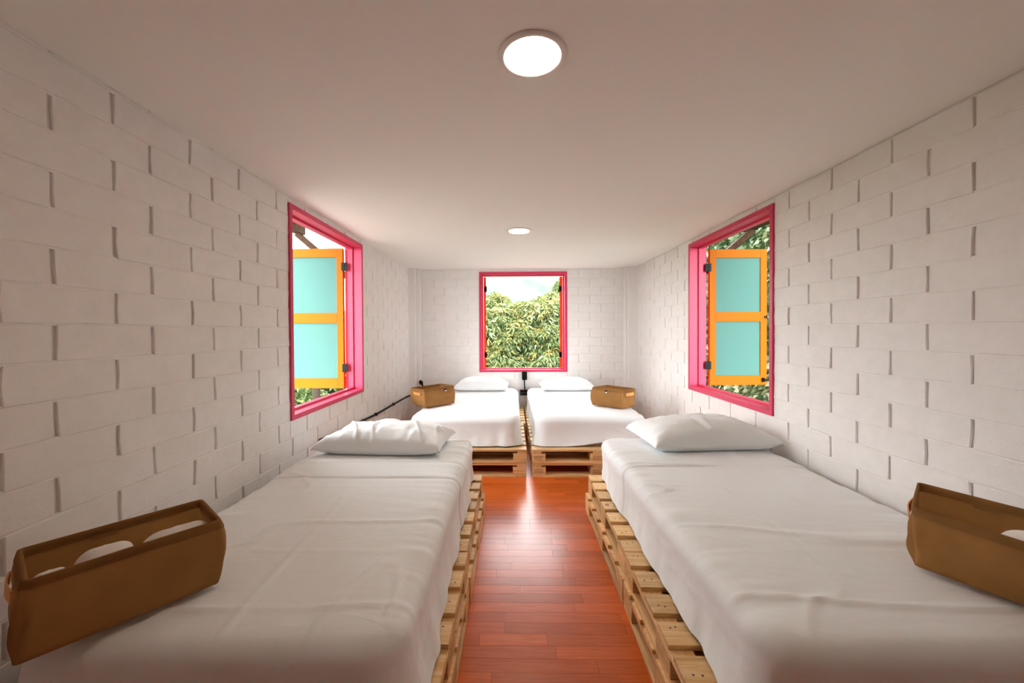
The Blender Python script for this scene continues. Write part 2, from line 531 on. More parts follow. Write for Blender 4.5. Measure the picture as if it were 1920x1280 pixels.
def shutter_leaf(parent, hinge, ang, w, h, mirror=False, latch=False, edge_hinge=False):
    """leaf local: x from the hinge outwards, y thickness (0 = face seen from the room), z up."""
    t = .034
    def fin(name, bm):
        if mirror:
            for v in bm.verts: v.co.x = -v.co.x
        return bm_mesh(name, bm)
    bm = bmesh.new()
    st, rt, rm, rb = .062, .085, .097, .094
    zm0 = .094 + (h - .085 - .094 - .097) / 2; zm1 = zm0 + .097
    def fbox(x0, x1, z0, z1):
        n0 = len(bm.faces)
        bm_box(bm, x0, x1, 0, t, z0, z1, .0015)
    fbox(0, st, 0, h); fbox(w - st, w, 0, h)
    fbox(st, w - st, 0, rb); fbox(st, w - st, zm0, zm1); fbox(st, w - st, h - rt, h)
    bmesh.ops.recalc_face_normals(bm, faces=bm.faces[:])
    for f in bm.faces:
        c = f.calc_center_median()
        f.material_index = 0 if f.normal.y < -.5 or (abs(f.normal.y) < .5 and .01 < c.x < w - .01) else 1
    me = fin('shutter', bm)
    o = mesh_obj('shutter', me, [MAT['orange'], MAT['red']], parent, hinge, (0, 0, ang), label='orange shutter leaf with two turquoise panels')
    for z0, z1 in ((rb, zm0), (zm1, h - rt)):
        bm = bmesh.new(); bm_box(bm, st - .002, w - st + .002, .012, .022, z0 - .002, z1 + .002)
        mesh_obj('panel', fin('panel', bm), MAT['turquoise'], o, label='turquoise panel')
    for z in (.155, h - .215):
        bm = bmesh.new()
        bm_box(bm, -.045, .012, -.006, .0005, z, z + .078, .001)
        for zz in (.012, .039, .066): bm_box(bm, -.02, -.010, -.011, -.006, z + zz - .006, z + zz + .006)
        mesh_obj('hinge', fin('hinge', bm), MAT['black'], o, label='black metal hinge')
    if edge_hinge:
        for z in (.155, h - .215):
            bm = bmesh.new(); bm_box(bm, -.009, .002, -.004, t * .72, z, z + .075, .001)
            mesh_obj('hinge', fin('hinge', bm), MAT['black'], o, label='black metal hinge')
    if latch:
        bm = bmesh.new(); bm_box(bm, w - .028, w + .012, -.016, 0, zm0 + .035, zm0 + .055, .002); bm_box(bm, w - .018, w - .008, -.03, -.016, zm0 + .03, zm0 + .06, .002)
        mesh_obj('latch', fin('latch', bm), MAT['steel'], o, label='dark metal latch')
        bm = bmesh.new(); bm_box(bm, w - .052, w - .03, -.024, 0, .03, .07, .003); bm_box(bm, w - .045, w - .02, -.034, -.024, .04, .062, .003)
        mesh_obj('latch', fin('latch', bm), MAT['black'], o, label='black bolt at the foot of the leaf')
    return o

HH = WIN_T - WIN_B
# frame local axes -> world : left wall: x=+Y, y=-X ; right wall: x=-Y.. mirrored by rotation ; back: x=+X, y=+Y
def win(name, loc, rz):
    o = mesh_obj(name, FRM, MAT['pink'], None, loc, (0, 0, rz), kind='structure')
    return o
wl = win('window_1', (WL, YL, WIN_B), math.pi / 2)          # local x -> +Y, local y -> -X
wr = win('window_2', (WR, YR + WIN_W, WIN_B), -math.pi / 2)  # local x -> -Y, local y -> +X
wb = win('window_3', (XB, ZB, WIN_B), 0)
# side leaves hang on the far jamb, swung out square to the wall; the back window's pair stands wide open
LH = 1.335
a2 = math.radians(1.6)
shutter_leaf(wl, (WIN_W - .085, .150, .046), -math.pi / 2 - a2, .585, LH, mirror=True)
shutter_leaf(wr, (.066, .168, .046), math.pi / 2 + a2, .56, LH - .012, latch=True)
shutter_leaf(wb, (.087, .150, .046), math.radians(101), .52, LH, edge_hinge=True)
shutter_leaf(wb, (WIN_W - .087, .150, .046), math.radians(-101), .52, LH, mirror=True, edge_hinge=True)

# ------------------------------------------------------------------ pallets
PL_W, PL_D, PL_H = 1.19, 1.02, .127
def pallet_parts():
    P = []
    bw = .085
    def bx(name, mat, x0, x1, y0, y1, z0, z1, n=1):
        bm = bmesh.new(); bm_box(bm, -(x1-x0)/2, (x1-x0)/2, -(y1-y0)/2, (y1-y0)/2, -(z1-z0)/2, (z1-z0)/2, .0016)
        P.append((name, bm_mesh(name, bm), mat, ((x0+x1)/2, (y0+y1)/2, (z0+z1)/2)))
    xs = [0, PL_W/2 - bw/2, PL_W - bw]
    for x in xs:
        bx('bottom_board', 'pine_y', x, x + bw, 0 if x != xs[1] else .102, PL_D if x != xs[1] else PL_D - .102, 0, .018)
    for y in (0, PL_D - .1):
        bx('bottom_board', 'pine_x', bw + .002, PL_W - bw - .002, y, y + .1, 0, .018)
    BL = .122
    for x in (0, PL_W/2 - BL/2, PL_W - BL):
        for y in (0, PL_D/2 - .07, PL_D - .14):
            bx('block', 'pine_x', x, x + BL, y, y + .14, .018, .090)
    for x in xs: bx('stringer_board', 'pine_y', x, x + bw, 0, PL_D, .090, .108)
    p = (PL_D - .11) / 6
    for k in range(7): bx('deck_board', 'pine_x', 0, PL_W, k * p, k * p + .11, .108, PL_H)
    bm = bmesh.new()
    rs = random.Random(5)
    for k in range(7):
        for x in (.03, .058, PL_W - .058, PL_W - .03, PL_W/2):
            c = (x + rs.uniform(-.006, .006), k * p + .055 + rs.uniform(-.03, .03), PL_H + .0006)
            bmesh.ops.create_circle(bm, cap_ends=True, segments=6, radius=.0042, matrix=Matrix.Translation(c))
    P.append(('nails', bm_mesh('nails', bm), 'nail', (0, 0, 0)))
    return P
PP = pallet_parts()
for nm, me, mt, l in PP: me.materials.append(MAT[mt])
STAMP = None
def pallet(x, y, z, ang, label, stamp=False):
    o = empty('pallet', (x, y, z), (0, 0, ang))
    tag(o, label, 'pallet', 'pine pallets stacked under the beds')
    for nm, me, mt, l in PP:
        c = mesh_obj(nm, me, None, o, l)
        if nm == 'nails': c['kind'] = 'stuff'
        if nm == 'block' and stamp and l[1] < .1 and l[0] < PL_W - .2:
            bm = bmesh.new(); r = random.Random(int(l[0]*100) + int(z*100))
            for row in range(3):
                xx = -.042
                while xx < .03:
                    w = r.uniform(.006, .016)
                    bm_box(bm, xx, xx + w * .3, -.0712, -.0703, -.018 + row * .014, -.009 + row * .014)
                    bm_box(bm, xx, xx + w, -.0712, -.0703, -.018 + row * .014, -.0155 + row * .014)
                    xx += w + .005
            mesh_obj('stamp', bm_mesh('stamp', bm), MAT['ink'], c, label='faint dark ink stamp')
    return o
D2 = math.radians(1.25)
for (x, y, z, ang, lab, st) in [
    # left front bed: aisle face at x = -0.225
    (-.225 - PL_W, 1.906, .127, 0, 'upper far pallet under the left front bed', False),
    (-.225 - PL_W, .882, .127, math.radians(-.35), 'upper near pallet under the left front bed', False),
    (-.206 - PL_W, 1.895, 0, 0, 'lower far pallet on the floor under the left front bed', False),
    (-.213 - PL_W, .868, 0, 0, 'lower near pallet on the floor under the left front bed', False),
    # right front bed
    (.5475, 1.908, .127, -D2, 'upper far pallet under the right front bed', False),
    (.522, .884, .127, -D2, 'upper near pallet under the right front bed', False),
    (.531, 1.893, 0, -D2 * .6, 'lower far pallet on the floor under the right front bed', False),
    (.512, .868, 0, -D2, 'lower near pallet on the floor under the right front bed', False),
    # back left bed
    (.133 - PL_W, 3.555, .127, 0, 'upper near pallet under the back left bed', False),
    (.160 - PL_W, 4.58, .127, math.radians(-.5) * 0, 'upper far pallet under the back left bed by the window wall', False),
    (.128 - PL_W, 3.56, 0, 0, 'lower near pallet on the floor under the back left bed', False),
    (.150 - PL_W, 4.585, 0, 0, 'lower far pallet on the floor under the back left bed', False),
    # back right bed
    (.182, 3.553, .127, 0, 'upper near pallet with ink stamps under the back right bed', True),
    (.176, 4.586, .127, math.radians(-.5), 'upper far pallet under the back right bed by the window wall', False),
    (.184, 3.558, 0, 0, 'lower near pallet with ink stamps under the back right bed', True),
    (.190, 4.582, 0, 0, 'lower far pallet on the floor under the back right bed', False)]:
    pallet(x, y, z, ang, lab, st)

# ------------------------------------------------------------------ beds
def bed(name_lab, x0, x1, y0, y1, ztop, zbase, seed, hem, fold, wav=.012, rot=0.0, nx=84, ny=150, flare=.02, foldlen=.42, crease=1.0):
    """mattress + cotton sheet hanging over it. hem(px,py)->height of the hem; local frame centred on the bed."""
    W, L = x1 - x0, y1 - y0
    cx, cy = (x0 + x1) / 2, (y0 + y1) / 2
    r, fl = .07, .055           # plan corner radius, edge fillet
    # mattress
    bm = bmesh.new()
    bm_box(bm, -W/2 + .02, W/2 - .02, -L/2 + .02, L/2 - .02, zbase + .002, ztop - .02)
    bmesh.ops.bevel(bm, geom=[e for e in bm.edges], offset=.045, segments=3, affect='EDGES')
    mt = mesh_obj('mattress', bm_mesh('mattress', bm, True), MAT['mattress'], None, (cx, cy, 0), (0, 0, rot))
    tag(mt, 'mattress under the white sheet of the ' + name_lab, 'mattress', 'mattresses of the four beds')
    # sheet grid
    A, B = np.meshgrid(np.linspace(-1, 1, nx), np.linspace(-1, 1, ny), indexing='ij')
    hw, hl = W/2 - fl, L/2 - fl
    X, Y = A * hw, B * hl
    rr = r
    ex, ey = np.abs(X) - (hw - rr), np.abs(Y) - (hl - rr)
    msk = (ex > 0) & (ey > 0)
    mag = np.hypot(ex, ey); mx = np.maximum(ex, ey); f = np.where(msk & (mag > 0), mx / np.maximum(mag, 1e-9), 1)
    X = np.where(msk, np.sign(X) * (hw - rr + ex * f), X); Y = np.where(msk, np.sign(Y) * (hl - rr + ey * f), Y)
    S = seed
    edge = np.exp(-np.minimum(hw - np.abs(X), hl - np.abs(Y)) / .05)
    Z = ztop + .010 * fbm(X * 1.6, Y * 1.3, S) - .006 * edge
    Z = Z + crease * .0065 * ridge(X * 1.1 + 2 + .25 * fbm(X * 3, Y * 3, S+9), Y * 4.2, S + 1, .05) + crease * .0065 * ridge(X * 5, Y * 1.6, S + 2, .045) * vnoise(X * 2, Y * 2, S + 3)
    # short gathers running in from the long edges
    ga = np.exp(-np.clip(hw - np.abs(X), 0, 9) / .10)
    Z = Z + crease * .016 * ga * fbm(X * 3, Y * 17, S + 4, 2)
    # pressed fold lines
    for yy in (-L * .28, 0.02 * L): Z = Z + .0022 * np.exp(-((Y - yy - .01 * fbm(X * 3, Y * 0, S + 6)) / .006) ** 2)
    V = [np.stack([X, Y, Z], -1).reshape(-1, 3)]
    F = []
    idx = np.arange(nx * ny).reshape(nx, ny)
    for i in range(nx - 1):
        a = idx[i, :-1]; b_ = idx[i+1, :-1]; c = idx[i+1, 1:]; d = idx[i, 1:]
        F.extend(np.stack([a, b_, c, d], -1).tolist())
    # boundary, counter-clockwise
    bd = list(idx[:, 0]) + list(idx[-1, 1:]) + list(idx[::-1, -1][1:]) + list(idx[0, ::-1][1:-1])
    bd = np.array(bd); nb = len(bd)
    P0 = V[0][bd]
    nrm = P0[:, :2].copy()
    cxn = np.clip(P0[:, 0], -(hw - rr), hw - rr); cyn = np.clip(P0[:, 1], -(hl - rr), hl - rr)
    nrm = np.stack([P0[:, 0] - cxn, P0[:, 1] - cyn], -1)
    nrm /= np.maximum(np.linalg.norm(nrm, axis=1, keepdims=True), 1e-9)
    arc = np.concatenate([[0], np.cumsum(np.linalg.norm(np.diff(P0[:, :2], axis=0), axis=1))])
    hz = np.array([hem(p[0], p[1], n[0], n[1]) for p, n in zip(P0, nrm)])
    K = 20
    per = arc[-1] + .01
    wnoise = lambda fr, sd: (vnoise(arc * fr, arc * 0 + .5, sd) - .5)
    rows = [bd]
    sk = []
    cornerw = np.exp(-(((np.abs(P0[:, 0]) - hw) / .12) ** 2 + ((np.abs(P0[:, 1]) - hl) / .12) ** 2))
    for k in range(1, K + 1):
        if k <= 5:
            t = k / 5 * math.pi / 2
            off = fl * math.sin(t) * np.ones(nb); z = P0[:, 2] - fl * (1 - math.cos(t)); q = 0
            z = z * 1.0
        else:
            q = (k - 5) / (K - 5)
            ztopf = P0[:, 2] - fl
            z = ztopf + (hz - ztopf) * q
            off = fl + flare(P0[:, 1]) * q + (wav * (q ** 1.3)) * (2.2 * wnoise(7, S + 11) + 1.4 * wnoise(16, S + 12)) + .025 * cornerw * q * (vnoise(arc * 14, arc * 0, S + 14))                   - .010 * math.sin(q * math.pi)
            off = np.maximum(off, fl - .03)
            off = off + .0035 * crease * ridge(arc * 4 + q * 1.2, q * 2.0 + arc * .6, S + 15, .07)
        p = np.stack([P0[:, 0] + nrm[:, 0] * off, P0[:, 1] + nrm[:, 1] * off, z], -1)
        base = sum(len(v) for v in V)
        V.append(p); rows.append(np.arange(base, base + nb))
    for a, b_ in zip(rows, rows[1:]):
        for q in range(nb):
            F.append((int(a[q]), int(b_[q]), int(b_[(q+1) % nb]), int(a[(q+1) % nb])))
    VV = np.concatenate(V)
    sh = mesh_obj('bed_sheet', np_mesh('bed_sheet', VV, F, True), MAT['cotton'], None, (cx, cy, 0), (0, 0, rot))
    tag(sh, 'white cotton sheet draped over the ' + name_lab, 'sheet', 'white sheets on the four beds')
    # turned-down band of the top sheet: follows the sheet across and down both sides, standing 6 mm proud
    if fold is not None:
        yl = fold - cy
        j0 = int(np.argmin(np.abs(Y[nx // 2] - yl))); j1 = min(ny - 3, int(np.argmin(np.abs(Y[nx // 2] - yl - foldlen))))
        pos = {int(v): i for i, v in enumerate(bd)}
        secs = []
        for j in range(j0, j1 + 1):
            left = [rows[k][pos[int(idx[0, j])]] for k in range(K, 0, -1)]
            right = [rows[k][pos[int(idx[-1, j])]] for k in range(1, K + 1)]
            secs.append(np.array([int(q) for q in left + list(idx[:, j]) + right]))
        secs = np.array(secs)
        PS = VV[secs]
        du = np.gradient(PS, axis=1); dv = np.gradient(PS, axis=0)
        nn = np.cross(du, dv); nn /= np.maximum(np.linalg.norm(nn, axis=2, keepdims=True), 1e-9)
        offs = np.full(PS.shape[0], .0075); offs[0] = -.002; offs[1] = .006; offs[-1] = -.002; offs[-2] = .004
        px = np.linspace(0, 9, PS.shape[1])
        PS = PS + nn * (offs[:, None] * (1 + .5 * fbm(px, px * 0, S + 31))[None, :])[..., None]
        PS[:, :, 1] += (.012 * fbm(px * .7, px * 0 + 3, S + 30))[None, :]
        n0, n1 = PS.shape[:2]
        FF = [(i * n1 + q, i * n1 + q + 1, (i+1) * n1 + q + 1, (i+1) * n1 + q) for i in range(n0 - 1) for q in range(n1 - 1)]
        mesh_obj('turned_down_fold', np_mesh('turned_down_fold', PS.reshape(-1, 3), FF, True), MAT['cotton'], sh, label='folded-over band of white sheet near the pillow')
    return sh

zp = .254
ZT = .54
def hem_plain(lift, seed, dip=0):
    def h(x, y, nx_, ny_):
        return zp + lift + .018 * (vnoise(x * 5 + 3, y * 5, seed) - .2)
    return h
bed('left front bed', -1.335, -.285, .965, 2.93, ZT, zp, 21, hem_plain(.006, 4), 2.085, wav=.013, flare=lambda y: .022 - .026 * y)
def hem_right(x, y, nx_, ny_):
    return zp + .006 + .012 * (vnoise(x * 5 + 3, y * 5, 9) - .2)
bed('right front bed', .645, 1.745 - .03, .975, 2.945, ZT + .004, zp, 47, hem_right, 2.27, wav=.009, flare=lambda y: .008 - .018 * y)
def hem_bl(x, y, nx_, ny_):
    return zp + .008 + .01 * vnoise(x * 4, y * 4, 3)
bed('back left bed', -.968, .082, 3.625, 5.545, ZT, zp, 65, hem_bl, 5.06, wav=.010, flare=lambda y: .010 + 0 * y, nx=70, ny=110, foldlen=.3)
def hem_br(x, y, nx_, ny_):
    up = .04 * max(0, 1 - abs(x - .12) / .36) if ny_ < -.7 else 0
    return zp + .004 + up + .006 * vnoise(x * 4, y * 4, 5)
bed('back right bed', .212, 1.262, 3.63, 5.555, ZT, zp, 83, hem_br, 4.85, wav=.008, flare=lambda y: .006 + 0 * y, nx=70, ny=110, foldlen=.4)

# ------------------------------------------------------------------ pillows
def pillow(x, y, z, w, d, h, rot, seed, label, tiltx=0, front=.5, wr=1.0):
    n, mm = 64, 40
    A, B = np.meshgrid(np.linspace(-1, 1, n), np.linspace(-1, 1, mm), indexing='ij')
    X = A * w / 2 * (1 - .07 * (1 - B**2)) ; Y = B * d / 2 * (1 - .08 * (1 - A**2))
    prof = (np.clip(1 - np.abs(A)**3.4, 0, 1) ** .55) * (np.clip(1 - np.abs(B)**3.0, 0, 1) ** .5)
    ends = np.clip(np.abs(A) * 1.25 - .35, 0, 1)
    wrn = fbm(X * 6, Y * 6, seed) * .022 + wr * (ridge(X * 7 + Y * 3, Y * 2.5, seed + 2, .10) * .016 + fbm(X * 22, Y * 5, seed + 5, 2) * .020 * (np.abs(B) > .1)) + ends * fbm(X * 5, Y * 22, seed + 7, 2) * .022
    top = .78 * h * prof * (.93 + .14 * fbm(A * 1.5, B * 1.5, seed + 1)) + wrn * np.clip(prof * 1.6, 0, 1)
    bot = np.maximum(-.60 * h * prof, -.20 * h) + .3 * np.minimum(wrn, 0) * prof
    top = top + .20 * h; bot = bot + .20 * h
    cor = A**2 * B**2
    cz = cor * (.012 + .02 * fbm(A * 2, B * 2, seed + 9)) - .10 * h * (np.abs(A) > .97)
    top = np.maximum(top, bot)
    V = np.concatenate([np.stack([X, Y, top + cz + .003], -1).reshape(-1, 3), np.stack([X, Y, bot + cz], -1).reshape(-1, 3)])
    idx = np.arange(n * mm).reshape(n, mm); F = []
    for i in range(n - 1):
        for j in range(mm - 1):
            a, b_, c, d_ = idx[i, j], idx[i+1, j], idx[i+1, j+1], idx[i, j+1]
            F.append((a, b_, c, d_)); F.append((a + n*mm, d_ + n*mm, c + n*mm, b_ + n*mm))
    bd = list(idx[:, 0]) + list(idx[-1, 1:]) + list(idx[::-1, -1][1:]) + list(idx[0, ::-1][1:-1])
    for a, b_ in zip(bd, bd[1:] + bd[:1]): F.append((a, a + n*mm, b_ + n*mm, b_))
    o = mesh_obj('pillow', np_mesh('pillow', V, F, True), MAT['cotton'], None, (x, y, z), (tiltx, 0, rot))
    return tag(o, label, 'pillow', 'white pillows on the four beds')
pillow(-.845, 2.66, .557, .83, .50, .155, math.radians(-3), 5, 'crumpled white pillow at the head of the left front bed')
pillow(1.30, 2.75, .562, .84, .52, .175, math.radians(4), 15, 'plump white pillow at the head of the right front bed', wr=.9)
pillow(-.40, 5.30, .557, .72, .44, .17, 0, 25, 'white pillow on the back left bed', wr=.3)
pillow(.73, 5.29, .557, .70, .44, .16, 0, 35, 'white pillow on the back right bed', wr=.3)

# ------------------------------------------------------------------ fabric baskets
def basket(bq, rq, zb, label, seed, tag_side=None, inner_patch=False, ends=(1, 3)):
    """bq: bottom corners (x,y) near-left, near-right, far-right, far-left; rq: rim corners (x,y,z)."""
    c0 = Vector((sum(p[0] for p in bq) / 4, sum(p[1] for p in bq) / 4, zb))
    root = empty('storage_basket', c0)
    tag(root, label, 'basket', 'brown fabric baskets on the beds')
    Bq = [Vector((p[0], p[1], zb + .003)) - c0 for p in bq]; Rq = [Vector(p) - c0 for p in rq]
    def loop(t, inset=0.0, bulge=1.0, cr=.14, n=10):
        q = [Bq[i].lerp(Rq[i], t) for i in range(4)]
        cen = sum(q, Vector()) / 4
        out = []
        for i in range(4):
            a, b_, p = q[i], q[(i+1) % 4], q[i-1]
            e1 = (b_ - a); e0 = (a - p)
            rr = min(.016, e1.length * .2, e0.length * .2)
            s = a - e0.normalized() * rr; e = a + e1.normalized() * rr
            for k in range(5):
                u = k / 4
                out.append((1-u)**2 * s + 2*u*(1-u) * a + u*u * e)
            b0 = e; b1 = b_ - e1.normalized() * min(.016, e1.length * .2)
            for u in (.015, .05, .14, .26, .38, .5, .62, .74, .86, .95, .985):
                out.append(b0.lerp(b1, u))
        res = []
        for k, p in enumerate(out):
            d = Vector((p.x - cen.x, p.y - cen.y, 0))
            L = d.length; d = d / L if L > 1e-6 else d
            bl = bulge * (.030 * math.sin(math.pi * t) * (vnoise(k * .16, t * 1.7, seed) - .45) * 2
                          + .016 * (vnoise(k * .35, t * 3, seed + 3) - .5) * math.sin(math.pi * min(1, t * 1.1)))
            res.append(p + d * (bl - inset))
        return res
    NT = 14
    rings = [loop(i / NT) for i in range(NT + 1)]
    R = rings
    n = len(R[0])
    V = [v for r in R for v in r]; F = []
    for i in range(len(R) - 1):
        for k in range(n): F.append((i*n+k, i*n+(k+1) % n, (i+1)*n+(k+1) % n, (i+1)*n+k))
    F.append(tuple(range(n))[::-1])
    mesh_obj('basket_body', np_mesh('basket_body', V, F, True), MAT['basket'], root)
    # folded rim band, both faces
    R = [loop(t, inset=i) for t, i in ((.868, -.0018), (.93, -.0026), (1.004, -.0022), (1.009, .0035), (1.004, .0092), (.95, .0095), (.868, .0088))]
    V = [v for r in R for v in r]; F = []
    for i in range(len(R) - 1):
        for k in range(n): F.append((i*n+k, i*n+(k+1) % n, (i+1)*n+(k+1) % n, (i+1)*n+k))
    mesh_obj('rim_band', np_mesh('rim_band', V, F, True), MAT['band'], root)
    # leather pulls on the two short ends
    for i in ends:
        a, b_ = [Bq[i].lerp(Rq[i], .74), Bq[(i+1) % 4].lerp(Rq[(i+1) % 4], .74)]
        d = (b_ - a); L = d.length; d.normalize(); up = (Rq[i] - Bq[i]).normalized(); out = d.cross(up); out.normalize()
        V, F = [], []
        m_ = 10
        for k in range(m_ + 1):
            u = k / m_
            base = a + d * (L * (.22 + .56 * u)) + out * (.010 + .007 * math.sin(math.pi * u))
            for dz in (-.014, .014):
                for dn in (0, .004): V.append(base + up * dz + out * dn)
        for k in range(m_):
            o_ = k * 4
            for p, q in ((0, 1), (1, 3), (3, 2), (2, 0)): F.append((o_ + p, o_ + q, o_ + 4 + q, o_ + 4 + p))
        F.append((0, 1, 3, 2)); F.append((m_*4, m_*4+2, m_*4+3, m_*4+1))
        mesh_obj('handle', np_mesh('handle', V, F, False), MAT['leather'], root, label='tan leather pull')
    def patch(i, u0, u1, t0, t1, off, mat, nm, lab, both=None):
        a, b_ = Bq[i].lerp(Rq[i], t0), Bq[(i+1) % 4].lerp(Rq[(i+1) % 4], t0)
        c, d_ = Bq[i].lerp(Rq[i], t1), Bq[(i+1) % 4].lerp(Rq[(i+1) % 4], t1)
        dr = (b_ - a).normalized(); up = (Rq[i] - Bq[i]).normalized(); out = dr.cross(up).normalized()
        V = []
        for o1 in (off, off + .002 * (1 if off > 0 else -1)):
            for (p, q, u) in ((a, b_, u0), (a, b_, u1), (c, d_, u1), (c, d_, u0)): V.append(p.lerp(q, u) + out * o1)
        F = [(0,1,2,3), (4,5,6,7), (0,1,5,4), (1,2,6,5), (2,3,7,6), (3,0,4,7)]
        o = mesh_obj(nm, np_mesh(nm, V, F), mat, root, label=lab)
        return o
    if tag_side is not None:
        i, u = tag_side
        patch(i, u, u + .085, .76, .90, .012, MAT['black'], 'tag', 'small black and white sewn tag')
        patch(i, u + .02, u + .08, .765, .825, .0145, MAT['whitelabel'], 'tag_print', 'white lower half of the sewn tag')
    if inner_patch:
        patch(2, .52, .66, .83, .90, -.016, MAT['band'], 'tag_backing', 'dark stitched patch inside the rim')
    return root
basket([(-1.160, .872), (-.905, 1.182), (-1.09, 1.335), (-1.352, 1.020)],
       [(-1.164, .899, .740), (-.922, 1.212, .740), (-1.105, 1.362, .740), (-1.356, 1.037, .740)], .556,
       'brown fabric basket holding white towels on the left front bed', 2, inner_patch=True)
basket([(1.305, 1.292), (1.51, .955), (1.705, 1.10), (1.50, 1.44)],
       [(1.325, 1.318, .740), (1.485, .93, .740), (1.70, 1.12, .755), (1.535, 1.505, .752)], .560,
       'brown fabric basket at the right edge, on the right front bed', 4, inner_patch=True)
basket([(-1.066, 4.179), (-.892, 3.989), (-.62, 4.237), (-.794, 4.427)],
       [(-1.075, 4.135, .738), (-.900, 3.975, .738), (-.640, 4.310, .738), (-.815, 4.45, .738)], .553,
       'empty brown fabric basket with a tan pull on the back left bed', 6, tag_side=(1, .62), ends=(0, 2))
basket([(.841, 4.135), (1.103, 3.91), (1.271, 4.051), (1.009, 4.276)],
       [(.858, 4.17, .736), (1.09, 3.90, .736), (1.278, 4.06, .736), (1.05, 4.33, .736)], .553,
       'brown fabric basket with black tag on the back right bed', 8, tag_side=(0, .46))

# rolled towels inside the baskets
def towel(x, y, z, rx, ry, rz, rot, label, seed):
    n, mm = 40, 26
    V, F = [], []
    for i in range(mm + 1):
        ph = -math.pi / 2 + math.pi * i / mm
        for k in range(n):
            th = 2 * math.pi * k / n
            c = math.copysign(abs(math.cos(ph)) ** .75, math.cos(ph)); s = math.copysign(abs(math.sin(ph)) ** .8, math.sin(ph))
            p = Vector((rx * s, ry * c * math.cos(th), rz * c * math.sin(th)))
            fold_ = 1 + .035 * math.sin(3 * th + 6 * abs(s)) + .05 * (float(vnoise(k * .3, i * .3, seed)) - .5)
            V.append(p * fold_)
    for i in range(mm):
        for k in range(n): F.append((i*n+k, i*n+(k+1) % n, (i+1)*n+(k+1) % n, (i+1)*n+k))
    o = mesh_obj('rolled_towel', np_mesh('rolled_towel', V, F, True), MAT['towel'], None, (x, y, z), (0, 0, rot))
    return tag(o, label, 'towel', 'white towels inside the baskets')
A1 = math.atan2(.31, .255)
towel(-1.062, 1.215, .645, .092, .068, .073, A1, 'large rolled white towel at the right end of the left basket', 3)
towel(-1.160, 1.085, .664, .064, .058, .062, A1, 'smaller rolled white towel beside the large one in the left basket', 5)
towel(-1.222, 1.0, .664, .036, .044, .042, A1, 'small white towel at the left end of the left front basket', 7)
towel(1.56, 1.14, .650, .12, .072, .078, math.atan2(-.34, .2), 'rolled white towel in the basket at the right edge', 9)

# ------------------------------------------------------------------ ceiling lamps
for i, (y, lab) in enumerate(((1.285, 'large-looking round recessed ceiling lamp nearest the camera'), (3.494, 'small-looking round recessed ceiling lamp over the back of the room'))):
    root = empty('ceiling_lamp', (.072, y, ZC))
    tag(root, lab, 'lamp', 'round ceiling lamps')
    mesh_obj('trim_ring', lathe_mesh('trim_ring', [(.112, .002), (.112, -.003), (.110, -.006), (.096, -.008), (.0925, -.0075), (.0915, -.004)], 64), MAT['whiteplastic'], root)
    mesh_obj('diffuser', lathe_mesh('diffuser', [(.0001, -.0068), (.05, -.0068), (.0918, -.0062), (.0918, -.002)], 64), MAT['lamp'], root, label='glowing round diffuser')

# ------------------------------------------------------------------ cable, sockets
root = empty('power_outlet', (.181, ZB - .006, .70))
tag(root, 'black wall socket with a cable under the pink back window', 'outlet')
mesh_obj('outlet_box', box_mesh('outlet_box', [(-.036, .036, -.05, .004, -.058, .060)], .004), MAT['black'], root)
mesh_obj('outlet_cover', box_mesh('outlet_cover', [(-.03, .03, -.054, -.05, -.05, .052)], .001), MAT['black'], root)
mesh_obj('cable', tube_mesh('cable', [(0, -.02, -.058), (0, -.022, -.1), (.002, -.024, -.15), (.006, -.026, -.215)], .0085, 8), MAT['black'], root)
pb = empty('power_strip', (.184, ZB - .006, .462))
tag(pb, 'black power strip on the back wall between the two beds', 'power strip')
mesh_obj('strip_body', box_mesh('strip_body', [(-.066, .066, -.055, .004, -.038, .036)], .004), MAT['black'], pb)
for k in (-.04, 0, .04):
    mesh_obj('socket', lathe_mesh('socket', [(.014, 0), (.014, .003), (.011, .003), (.0105, .0005), (.0001, .0005)], 16), MAT['steel'], pb, (k, -.0555, 0), (math.pi / 2, 0, 0))
cb = mesh_obj('wall_cable', tube_mesh('wall_cable', [(WL + .014, 2.9, .522), (WL + .014, 3.3, .498), (WL + .014, 3.518, .491), (WL + .014, 4.066, .461), (WL + .014, 4.7, .452), (WL + .014, 5.2, .446), (WL + .03, 5.42, .444), (WL + .10, 5.475, .447), (-1.25, 5.49, .452), (-1.08, 5.52, .45)], .011, 10), MAT['black'])
tag(cb, 'black cable running low along the left brick wall', 'cable')
for y, z in ((3.35, .497), (4.1, .461), (4.72, .452)):
    mesh_obj('clip', box_mesh('clip', [(WL + .001, WL + .03, y - .01, y + .01, z - .014, z + .016)], .002), MAT['black'], cb)
kn = empty('corner_fitting', (-1.283, 5.545, .565))
tag(kn, 'dark knob-like fitting on the corner pier behind the back left basket', 'fitting')
mesh_obj('stalk', tube_mesh('stalk', [(.04, -.005, -.06), (.028, -.03, -.02), (.012, -.05, .03)], .012, 8), MAT['black'], kn)
mesh_obj('head', tube_mesh('head', [(.016, -.04, .02), (.010, -.052, .035), (.0, -.058, .055), (-.006, -.06, .075), (-.01, -.06, .085)], [.012, .024, .028, .022, .008], 12), MAT['black'], kn)

